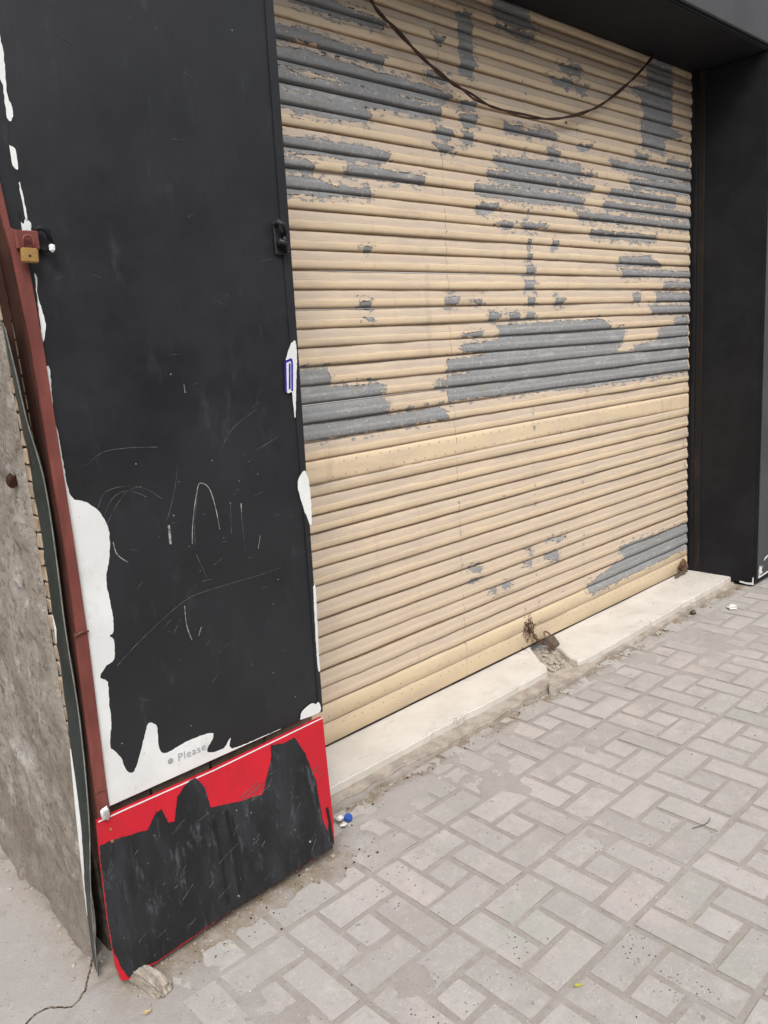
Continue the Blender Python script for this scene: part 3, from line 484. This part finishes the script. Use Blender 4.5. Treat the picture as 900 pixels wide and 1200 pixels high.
def brick_mesh(lx,s):
    r=random.Random(s); b=bmesh.new(); bmesh.ops.create_cube(b,size=1)
    for v in b.verts: v.co=Vector((v.co.x*lx,v.co.y*.026,v.co.z*.0345))
    bmesh.ops.bevel(b,geom=b.edges[:],offset=.0025,segments=1,affect='EDGES')
    for v in b.verts: v.co+=Vector((r.uniform(-.0015,.0015),)*3)+Vector((r.uniform(-.003,.001) if v.co.x<0 else 0,0,0))
    me=tomesh(b); me.materials.append(M_BRK); return me
bfull=[brick_mesh(.172,s) for s in range(4)]; bhalf=[brick_mesh(.082,s+9) for s in range(4)]
row=0; z=.41
while z<2.84:
    x=.608
    if row%2: place('brick',random.choice(bhalf),None,pier,(x+.041+random.uniform(-.003,.002),-.372+random.uniform(-.002,.002),z)); x+=.09
    full=(z<.6)
    while x+.172<1.335 and (full or x<.75):
        place('brick',random.choice(bfull),None,pier,(x+.086,-.372+random.uniform(-.002,.002),z)); x+=.18
    z+=.0395; row+=1

# ---------------------------------------------------------------- dark green sheet beside the pier
GS=[(.585,.599,1.60,1.60),(.593,.600,1.50,1.50),(.600,.605,1.40,1.40),(.616,.608,1.27,1.27),(.617,.609,1.115,1.115),(.612,.606,.91,.91),(.612,.602,.69,.69),(.598,.588,.44,.44),(.574,.578,.24,.24),(.560,.570,.02,.02)]
sheet=root('bent_green_sheet',(.60,-.41,.02),'narrow dark green painted sheet, bowed outward between the pier and the red bar','metal sheet')
L=[];Rr=[]
vs=[];fs=[]
path=smoothpath([(r_,l_,z1,z0) for r_,l_,z0,z1 in GS] and [Vector((a_,b_,c_)) for a_,b_,c_,d_ in GS],6)
jr=random.Random(4)
for q in path:
    xr,xl,z_=q; j=jr.uniform(-.0015,.0015)
    vs+=[Vector((xr+j,-.436,z_)),Vector((xl+j,-.388,z_)),Vector((xl+.004+j,-.388,z_)),Vector((xr+.004+j,-.436,z_))]
for i in range(len(path)-1):
    a_=4*i
    for c_ in range(4): fs.append((a_+c_,a_+(c_+1)%4,a_+4+(c_+1)%4,a_+4+c_))
fs+=[(0,3,2,1),(len(vs)-4,len(vs)-3,len(vs)-2,len(vs)-1)]
link('sheet',mesh(vs,fs,False),M_GRN,sheet)
ev=[Vector((q.x+.001,-.4375,q.z)) for q in path]
M_EDGE=simple('worn_grey_edge',(.12,.13,.12),(.22,.22,.2),40,.8)
link('worn_edge',mesh(*tube(ev,.0016,6)),M_EDGE,sheet)
def whitestrip(z0,z1,w):
    pv=[];pf=[]; qs=[q for q in path if z0<=q.z<=z1]
    for i,q in enumerate(qs):
        t=i/(len(qs)-1); ww=w*math.sin(math.pi*min(1,max(.04,t*.9+.05)))
        pv+=[Vector((q.y-.0015,-.3885,q.z)),Vector((q.y-.0015+(q.x-q.y)*min(1,ww/.048),-.3885-ww,q.z)),Vector((q.y,-.3885,q.z)),Vector((q.y+(q.x-q.y)*min(1,ww/.048),-.3885-ww,q.z))]
    for i in range(len(qs)-1):
        a_=4*i; pf+=[(a_,a_+1,a_+5,a_+4),(a_+2,a_+6,a_+7,a_+3),(a_,a_+4,a_+6,a_+2),(a_+1,a_+3,a_+7,a_+5)]
    return mesh(pv,pf)
link('white_strip',whitestrip(.12,.62,.016),M_WHT,sheet); link('white_strip',whitestrip(.84,.98,.008),M_WHT,sheet)

# ---------------------------------------------------------------- red-brown steel bar
bar=root('steel_bar',(.64,-.42,.44),'upright red-brown primed steel angle between the green sheet and black board','steel bar')
def prism(stations,th):   # stations: (z,x0,x1,yfront,yback)
    v=[];f=[]
    for z_,x0,x1,y0,y1 in stations: v+=[Vector((x0,y0,z_)),Vector((x1,y0,z_)),Vector((x1,y1,z_)),Vector((x0,y1,z_))]
    for i in range(len(stations)-1):
        a_=4*i; f+=[(a_+c_,a_+(c_+1)%4,a_+4+(c_+1)%4,a_+4+c_) for c_ in range(4)]
    n=len(v); f+=[(0,3,2,1),(n-4,n-3,n-2,n-1)]; return mesh(v,f)
link('face_flange',prism([(.30,.612,.645,-.448,-.442),(.46,.618,.647,-.448,-.442),(.88,.628,.658,-.448,-.442),(.905,.628,.658,-.449,-.442)],0),M_BAR,bar)
link('face_flange',prism([(.9065,.632,.657,-.451,-.443),(1.11,.635,.658,-.451,-.443),(1.56,.629,.655,-.451,-.443),(1.75,.619,.649,-.451,-.443),(1.79,.614,.647,-.451,-.443),(1.80,.612,.624,-.451,-.443),(2.0,.600,.610,-.451,-.443),(2.85,.560,.570,-.451,-.443)],0),M_BAR,bar)
M_BSH=simple('shaded_bar_and_dark_iron',(.035,.014,.010),(.06,.026,.018),6,.7,.2)  # shaded side of the bar painted darker; the rusty stub shares this brown
link('side_flange',prism([(.30,.612,.617,-.4418,-.385),(.9,.628,.633,-.4418,-.385),(1.11,.631,.636,-.4428,-.385),(1.56,.623,.629,-.4428,-.385),(1.75,.613,.618,-.4428,-.385),(2.0,.600,.605,-.4428,-.385),(2.85,.560,.565,-.4428,-.385)],0),M_BSH,bar,label='side flange of the steel bar, its shade painted in dark brown')
link('side_shade_strip',prism([(1.14,.620,.6215,-.399,-.394),(1.3,.609,.6215,-.399,-.394),(1.7,.596,.612,-.399,-.394),(2.85,.55,.559,-.399,-.394)],0),M_BSH,bar,label='added dark brown strip for the shaded side of the steel bar')
link('weld_bead',mesh(*join([tube([(.626,-.4525,.9),(.640,-.4535,.906),(.660,-.4525,.9035)],.0025,6),tube([(.619,-.449,.50),(.632,-.450,.503),(.647,-.449,.501)],.0015,6)])),M_RUST,bar)
# wedge behind: rusty nub on the pier
solo('rusty_stub',mesh(*shift(rock(.012,77,(1,1,1.4),2),(.592,-.30,1.26))),M_BSH,(.592,-.30,1.24),'small rusty iron stub sticking out of the pier render','iron stub')

# ---------------------------------------------------------------- upper black board
bd=root('black_painted_board',(1.0,-.44,.44),'tall black painted hoarding board with torn white poster showing along its edges','board')
YB=-.440
outl=[(.656,.447),(.98,.447),(1.318,.447),(1.318,.50),(1.330,1.0),(1.344,1.538),(1.352,1.95),(1.361,2.4),(1.371,2.86),(.585,2.86),(.592,2.3),(.606,1.9),(.618,1.80),(.648,1.795),(.648,1.6),(.649,1.2),(.652,.9),(.652,.6)]
link('panel',mesh(*slab_poly(outl,fy(YB),.022)),M_BLK,bd)
trim=[(1.290,.447),(1.3195,.447),(1.3315,1.0),(1.3455,1.538),(1.3535,1.95),(1.3625,2.4),(1.3725,2.86),(1.340,2.86),(1.330,2.4),(1.312,1.538)]
link('edge_trim',mesh(*slab_poly([(1.306,.447),(1.3195,.447),(1.3315,1.0),(1.3455,1.538),(1.3535,1.95),(1.3625,2.4),(1.3725,2.86),(1.345,2.86),(1.336,2.4),(1.326,1.95),(1.320,1.538),(1.314,1.0)],fy(YB-.004),.0038)),M_BLK,bd)
def ragged(p,seed,amp=.0009,step=.006,k=3):
    rr=random.Random(seed); q=[(v.x,v.y) for v in smoothpath([Vector((a,b,0)) for a,b in clean(p)+[p[0]]],k)][:-1]; out=[]
    for i in range(len(q)):
        a,b=q[i],q[(i+1)%len(q)]; L=math.hypot(b[0]-a[0],b[1]-a[1]); m=max(1,int(L/step))
        for j in range(m): out.append((a[0]+(b[0]-a[0])*j/m+rr.uniform(-amp,amp),a[1]+(b[1]-a[1])*j/m+rr.uniform(-amp,amp)))
    return out
def clampw(p): return [(min(max(a,.651),1.3445),max(b,.4495)) for a,b in p]
for p in WHITE:
    right=max(a for a,b in p)>1.25
    y=YB-.0052 if right else YB-.0012
    link('paper_patch',mesh(*slab_poly(clampw(ragged(p,int(y*1e5)+len(p))),fy(y),.001)),M_WHT,bd)
bl=[]
for p in BLUE: bl+=ribbon(p,fy(YB-.0060),.006)
link('ink_mark',mesh(*join(bl)),M_INK,bd)
fc=bpy.data.curves.new('t','FONT'); fc.body='Please'; fc.size=.030; fc.extrude=.0003; fc.space_character=1.12; fo=bpy.data.objects.new('t',fc); COL.objects.link(fo)
bpy.context.view_layer.update(); tm=bpy.data.meshes.new_from_object(fo.evaluated_get(bpy.context.evaluated_depsgraph_get())); bpy.data.objects.remove(fo)
tm.transform(Matrix.Translation((.842,YB-.0020,.487))@Matrix.Rotation(math.radians(90),4,'X')); link('printed_text',tm,M_TXT,bd,label='grey word Please printed on the white poster')
link('printed_dot',mesh(*slab_poly([(.822+.008*math.cos(t*math.pi/6),.497+.008*math.sin(t*math.pi/6)) for t in range(12)],fy(YB-.0018),.0004)),M_TXT,bd)
thin=[];thick=[]
for i,p in enumerate(SCR):
    q=[(v.x,v.y) for v in smoothpath([Vector((a,b,0)) for a,b in p],4)]
    if i in (1,2,7,11,16,17,18,10): thick+=ribbon(q,fy(YB-.0009),.0022 if i!=1 else .006)
    else: thin+=ribbon(q,fy(YB-.0007),.0012)
for i in range(42):
    x,z=random.uniform(.70,1.28),random.choice((random.uniform(.55,1.25),random.uniform(.55,2.3))); a=random.uniform(-.6,.9); l=random.uniform(.006,.04)
    thin+=ribbon([(x,z),(x+l*math.cos(a),z+l*math.sin(a)*1.0)],fy(YB-.0007),.0009)
for i in range(34):
    x,z=random.uniform(.68,1.29),random.uniform(.50,1.3) if i<29 else random.uniform(1.3,2.4); r_=random.uniform(.0008,.0022)
    thick.append(slab_poly([(x+r_*math.cos(t)*random.uniform(.6,1.3),z+r_*math.sin(t)) for t in (0,1.2,2.4,3.8,5)],fy(YB-.0009),.0005))
link('scratch_marks',mesh(*join(thin)),M_SCR,bd,kind='stuff'); link('paint_nicks',mesh(*join(thick)),M_SCW,bd,kind='stuff')
# hinge: two knuckles with a plate
hb=bmesh.new(); box(1.296,1.332,YB-.010,YB-.0042,1.765,1.850,.002,1,hb); me=tomesh(hb); hinge=link('hinge_hook',me,M_BLK,bd)
hv=join([tube([(1.302,YB-.012,1.838),(1.300,YB-.028,1.846),(1.312,YB-.034,1.836),(1.324,YB-.026,1.822),(1.322,YB-.014,1.812)],.0075,8),tube([(1.306,YB-.012,1.79),(1.304,YB-.026,1.798),(1.318,YB-.030,1.790),(1.325,YB-.016,1.772)],.008,8),tube([(1.322,YB-.016,1.822),(1.324,YB-.018,1.78)],.006,8)])
link('hook_bar',mesh(*hv,smooth=True),M_BLK,hinge)
# hasp and brass padlock on the left edge
hs_=root('hasp',(.655,-.46,1.77),'short red-brown hasp joining the steel bar to the black board','hasp')
link('hasp_plate',box(.628,.676,-.462,-.4525,1.756,1.794,.002),M_BAR,hs_)
link('hasp_loop',mesh(*tube([(.668,-.452,1.795),(.684,-.458,1.802),(.696,-.462,1.793),(.700,-.460,1.772),(.692,-.455,1.757),(.680,-.447,1.757)],.0065,8),smooth=True),M_PORT,hs_)
link('paint_chip',mesh(*shift(rock(.008,5,(.8,.4,1.3)),(.698,-.468,1.760))),M_WHT,hs_)
def padlock(name,loc,wd,hg,th,rot,mbody,msh,label,tube_r=.003,cyl=True,sh_h=.022):
    r=root(name,loc,label,'padlock'); r.rotation_euler=rot
    bdm=box(-wd/2,wd/2,-th/2,th/2,-hg,0,th*.22,2); o=link('lock_body',bdm,mbody,r); o.location=(0,0,0)
    w2=wd*.30; pts=[(-w2,0,-.004),(-w2,0,sh_h*.5)]+[(-w2*math.cos(a),0,sh_h*.5+w2*math.sin(a)) for a in (math.pi*i/8 for i in range(1,8))]+[(w2,0,sh_h*.5),(w2,0,-.004)]
    o=link('shackle',mesh(*tube(pts,tube_r,8),smooth=True),msh,r); o.location=(0,0,0)
    o=link('keyhole',mesh(*shift(tube([(0,-th/2-.0008,-hg*.55),(0,-th/2+.002,-hg*.55)],.0025,8),(0,0,0))),M_PORT,r); o.location=(0,0,0)
    return r
padlock('brass_padlock',(.648,-.472,1.757),.034,.030,.012,(0,math.radians(4),math.radians(-12)),M_BRASS,M_BAR,'small brass padlock hanging from the red hasp beside the black board',sh_h=.030)
solo('foil_scrap',mesh(*shift(rock(.014,91,(.8,.7,1.3),2),(.628,-.468,.452))),M_FOIL,(.628,-.468,.44),'crumpled silver foil scrap stuck at the top left corner of the red board','foil')

# ---------------------------------------------------------------- lower red and black board
YT,YL,ZT,ZL=-.462,-.505,.430,.03
def lowf(off): 
    def f(u,v,d):
        t=(v-ZL)/(ZT-ZL); return Vector((u,YL+(YT-YL)*t+off+d,v))
    return f
lb=root('red_black_board',(.96,-.48,.0),'low red poster board splashed with black paint, leaning at the foot of the black board','board')
link('panel',mesh(*slab_poly(LOWOUT,lowf(0),.014)),M_RED,lb)
link('black_paint',mesh(*slab_poly([(a,min(b,.4335)) for a,b in ragged(LOWBLK,3,.0011,.006,1)],lowf(-.0012),.0011)),M_SCF,lb,label='jagged splash of scuffed black paint with peaks rising into the red')
def inset_edge(): 
    p=LOWOUT; return [ribbon([p[i],p[i+1]],lowf(-.0008),.003,.0007) for i in range(0,3)]
link('worn_edge',mesh(*join([q for l_ in inset_edge() for q in l_])),M_WHT,lb)
sc=[]
LR=random.Random(8)
for i in range(60):
    x,z=LR.uniform(.64,1.27),LR.uniform(.06,.33); a=LR.uniform(.2,1.0); l=LR.uniform(.006,.045) if i<36 else LR.uniform(.002,.005)
    sc+=ribbon([(x,z),(x+l*math.cos(a),z+l*math.sin(a))],lowf(-.0018),LR.uniform(.0009,.0022))
for a,b in (((.99,.325),(1.05,.345)),((1.0,.318),(1.08,.336)),((1.02,.30),(1.09,.32)),((1.09,.35),(1.12,.352))): sc+=ribbon([a,b],lowf(-.0018),.002)
link('scratch_marks',mesh(*join(sc)),M_SCR,lb,kind='stuff')
DR=[]
for x,z0,z1,w_ in ((.905,.30,.06,.010),(.945,.31,.07,.012),(.958,.29,.09,.006),(1.268,.17,.06,.010)): DR.append((x,z0,z1,w_))
M_DRIP=simple('glossy_black_drip',(.007,.007,.008),(.010,.010,.011),9,.4,.4,b=.0001)
for x,z0,z1,w_ in DR: link('paint_drip',mesh(*join(ribbon([(x,z0),(x+.002,(z0+z1)/2),(x-.001,z1)],lowf(-.0016),w_,.0004))),M_DRIP,lb)

for x,z in ((.636,.405),(.634,.375)): link('screw',mesh(*tube([lowf(-.003)(x,z,0),lowf(.001)(x,z,0)],.0035,8)),M_BRASS,lb)
for x,z in ((1.305,.405),(1.29,.13),(1.19,.10)): link('screw',mesh(*tube([lowf(-.003)(x,z,0),lowf(.001)(x,z,0)],.0028,8)),M_FOIL,lb)
M_WEDGE=simple('dirty_splintered_wood',(.38,.34,.29),(.20,.17,.14),40,.95,.1,b=.003,bs=70,sc=(2,.4,2))
blk=bmesh.new(); box(.622,.662,-.60,-.44,.0,.034,.005,2,blk,Matrix.Rotation(.28,4,'Z'))
bmesh.ops.subdivide_edges(blk,edges=blk.edges[:],cuts=3,use_grid_fill=True)
for v in blk.verts:
    g_=vnoise(np.array([v.co.x*260.]),np.array([v.co.y*60.+v.co.z*200]),6)[0]-.5; v.co+=Vector((g_*.006,(vnoise(np.array([v.co.x*300.]),np.array([v.co.z*200.]),8)[0]-.5)*.018*(1 if v.co.y<-.56 else .1),g_*.008-(max(0,-.56-v.co.y))*.5))
solo('wooden_wedge',tomesh(blk),M_WEDGE,(.64,-.52,0),'pale splintered block wedged under the left corner of the red board','wedge')

# ---------------------------------------------------------------- cable
cp=[(1.95,-.20,2.872),(1.99,-.13,2.76),(2.075,-.06,2.673),(2.211,-.058,2.593),(2.382,-.056,2.511),(2.523,-.055,2.468),(2.727,-.052,2.431),(3.075,-.05,2.432),(3.408,-.048,2.506),(3.705,-.046,2.642),(3.985,-.045,2.823),(4.02,-.045,2.868)]
cpath=smoothpath([Vector(c) for c in cp],12); ca=[];cb=[]
for i,q in enumerate(cpath):
    a=i*.42; rr=.0045+.006*max(0,math.sin(i*.11))**2
    ca.append(q+Vector((0,math.cos(a)*.004,math.sin(a)*.004))); cb.append(q+Vector((.0,-math.cos(a)*.004,-math.sin(a)*.003-.5*rr)))
cab=root('hanging_cable',(3.0,-.05,2.43),'slack brown cable sagging across the top of the shutter','cable')
link('cable_strand',mesh(*tube(ca,.0046,8),smooth=True),M_CAB,cab); link('cable_strand',mesh(*tube(cb,.0038,8),smooth=True),M_CAB,cab)

# ---------------------------------------------------------------- chain and locks at the foot of the shutter
chn=root('rusty_chain',(2.93,-.03,.05),'short rusty chain pulled through the foot of the shutter to the padlock','chain')
cpts=smoothpath([Vector(c) for c in [(2.900,-.020,.150),(2.910,-.034,.118),(2.925,-.042,.088),(2.945,-.052,.066),(2.972,-.066,.060)]],2)
prev=None
for i in range(0,len(cpts)-1):
    c=cpts[i]; t=(cpts[i+1]-c).normalized(); s=t.cross(Vector((0,0,1))).normalized(); u=s.cross(t)
    if i%2: s,u=u,s
    pts=[c+t*(.0150*math.cos(a))+s*(.0085*math.sin(a)) for a in (2*math.pi*k/14 for k in range(14))]
    link('chain_link',mesh(*tube(pts,.0026,6,True),smooth=True),M_RUST,chn)
padlock('rusty_padlock',(2.980,-.072,.088),.072,.056,.022,(math.radians(-44),math.radians(6),math.radians(6)),M_DRUST,M_DRUST,'square brown rusty padlock on the short chain at the break in the marble step',.0042)
M_GRIME=simple('dark_grease_stain',(.07,.042,.03),(.30,.21,.15),90,.9,.1)
gr=[];GR=random.Random(2)
for i in range(170):
    x=2.897+GR.gauss(0,.020); z_=.150+GR.gauss(0,.030); r_=GR.uniform(.001,.0055)
    gr.append(slab_poly([(x+r_*math.cos(t)*GR.uniform(.5,1.4),z_+r_*math.sin(t)*GR.uniform(.7,1.6)) for t in (0,1.1,2.2,3.3,4.4,5.4)],fy(-.0185),.0007))
link('grease_marks',mesh(*join(gr)),M_GRIME,sh,kind='stuff')
rl=root('rusted_lock_ring',(4.42,-.05,.05),'red-brown rusted ring lock at the right foot of the shutter','lock')
link('ring',mesh(*tube([(4.40+.035*math.cos(a),-.040+.010*math.sin(a*2),.108+.030*math.sin(a)) for a in (2*math.pi*k/18 for k in range(18))],.0085,8,True),smooth=True),M_RUST,rl)
link('lug',box(4.395,4.445,-.048,-.020,.072,.110,.005,2),M_DRUST,rl)
link('bolt',mesh(*tube([(4.29,-.050,.060),(4.36,-.048,.066),(4.43,-.046,.064)],.009,8)),M_DRUST,rl)

# ---------------------------------------------------------------- litter
cap=root('blue_bottle_cap',(1.425,-.388,.012),'blue plastic bottle cap by the corner of the red board','bottle cap')
r2=bmesh.new(); bmesh.ops.create_cone(r2,cap_ends=True,segments=20,radius1=.0145,radius2=.0135,depth=.012); bmesh.ops.bevel(r2,geom=[e for e in r2.edges if abs(e.verts[0].co.z-e.verts[1].co.z)<1e-4],offset=.0015,segments=2,affect='EDGES')
bmesh.ops.transform(r2,matrix=Matrix.Translation((1.425,-.388,.016))@Matrix.Rotation(.5,4,'X'),verts=r2.verts); link('cap_shell',tomesh(r2,False),M_BLU,cap)
def crumple(r,seed,sc,loc):
    v,f=rock(r,seed,sc,2); return mesh([Vector(q)+Vector(loc) for q in v],f)
solo('paper_scrap',crumple(.013,12,(1,.8,.8),(1.402,-.372,.018)),M_PAP,(1.402,-.372,.008),'crumpled white paper scrap touching the blue cap','paper','paper scraps')
solo('paper_scrap',crumple(.010,13,(1.2,.8,.5),(1.392,-.403,.014)),M_PAP,(1.392,-.403,.008),'smaller white paper scrap just in front of the blue cap','paper','paper scraps')
solo('crumpled_tissue',crumple(.024,14,(1,1,.6),(4.089,-.474,.014)),M_PAP,(4.089,-.474,0),'crumpled white tissue on the pavers near the column','tissue')
def leaf(pts,z0,curl):
    c=Vector((sum(p[0] for p in pts)/len(pts),sum(p[1] for p in pts)/len(pts)))
    v=[Vector((p[0],p[1],z0+curl*(Vector(p)-c).length/.02*.004)) for p in pts]+[Vector((c.x,c.y,z0))]; n=len(pts)
    v+= [q+Vector((0,0,-.0012)) for q in v]; m=n+1
    return mesh(v,[(i,(i+1)%n,n) for i in range(n)]+[(m+(i+1)%n,m+i,m+n) for i in range(n)]+[(i,m+i,m+(i+1)%n,(i+1)%n) for i in range(n)])
solo('fallen_leaf',leaf([(1.343,-1.304),(1.350,-1.301),(1.357,-1.306),(1.361,-1.316),(1.354,-1.314),(1.348,-1.310)],.004,1.2),M_LEAF,(1.352,-1.309,.002),'tiny yellow-green leaf on the pavers near the bottom centre','leaf','fallen leaves')
solo('fallen_leaf',leaf([(.590,-.618),(.598,-.614),(.610,-.618),(.607,-.624),(.596,-.625)],.0095,1),M_DLEAF,(.599,-.619,.006),'small dry yellow leaf on cement near the wedge block','leaf','fallen leaves')
tw=smoothpath([Vector(c) for c in [(2.10,-1.222,.004),(2.13,-1.238,.006),(2.16,-1.243,.004),(2.185,-1.238,.005)]],5)
solo('twig',mesh(*tube(tw,.0010,6)),M_CAB,(2.14,-1.238,.002),'thin dark curved twig lying on the right part of the paving','twig')
cr_=smoothpath([Vector(c) for c in [(.36,-.45,0),(.41,-.417,0),(.446,-.426,0),(.48,-.458,0),(.505,-.452,0),(.53,-.43,0),(.56,-.385,0),(.585,-.35,0)]],6)
def onground(u,v,d):
    h,_=gheight(np.array([u]),np.array([v])); return Vector((u,v,float(h[0])+.0012-d))
link('crack',mesh(*join(ribbon([(c.x+random.uniform(-.002,.002),c.y+random.uniform(-.002,.002)) for c in cr_],onground,.0045,.003))),M_DEB,ground)
def scatter(name,n,fn,rr,mat,label,cat):
    out=[];r=random.Random(name)
    for i in range(n):
        x,y=fn(r); h,_=gheight(np.array([x]),np.array([y])); s=r.uniform(*rr)*(1 if r.random()<.85 else 1.8)
        out.append(shift(rock(s,i,(r.uniform(.7,1.4),r.uniform(.7,1.3),.6)),(x,y,max(float(h[0]),-.0005)+s*.25)))
    tagit(link(name,mesh(*join(out)),mat),label,cat,kind='stuff')
def f1(r):
    x=r.uniform(1.33,4.5); return x,-.345+r.gauss(0,.022)
def f2(r):
    return r.uniform(.60,1.42),-.52+r.gauss(0,.05)
def f3(r): return r.uniform(.3,4.6),r.uniform(-1.7,-.38)
def f4(r): return .565+r.gauss(0,.022),r.uniform(-.40,.8)
scatter('step_crumbs',420,f1,(.0012,.0042),M_STN,'pale mortar crumbs along the foot of the step','crumbs')
scatter('step_litter',160,f1,(.001,.0035),M_DEB,'dark specks of litter along the foot of the step','litter')
scatter('board_crumbs',230,f2,(.001,.0038),M_STN,'pale grit gathered under the red and black board','grit')
scatter('board_litter',130,f2,(.001,.0030),M_DEB,'dark crumbs gathered under the red and black board','litter')
scatter('paving_grit',260,f3,(.0007,.0017),M_DEB,'scattered dark specks over the pavers and cement','grit')
scatter('paving_crumbs',240,f3,(.0007,.0017),M_PAP,'scattered pale specks over the pavers and cement','grit')
scatter('pier_crumbs',170,f4,(.0015,.006),M_STN,'fallen render crumbs along the foot of the pier','crumbs')
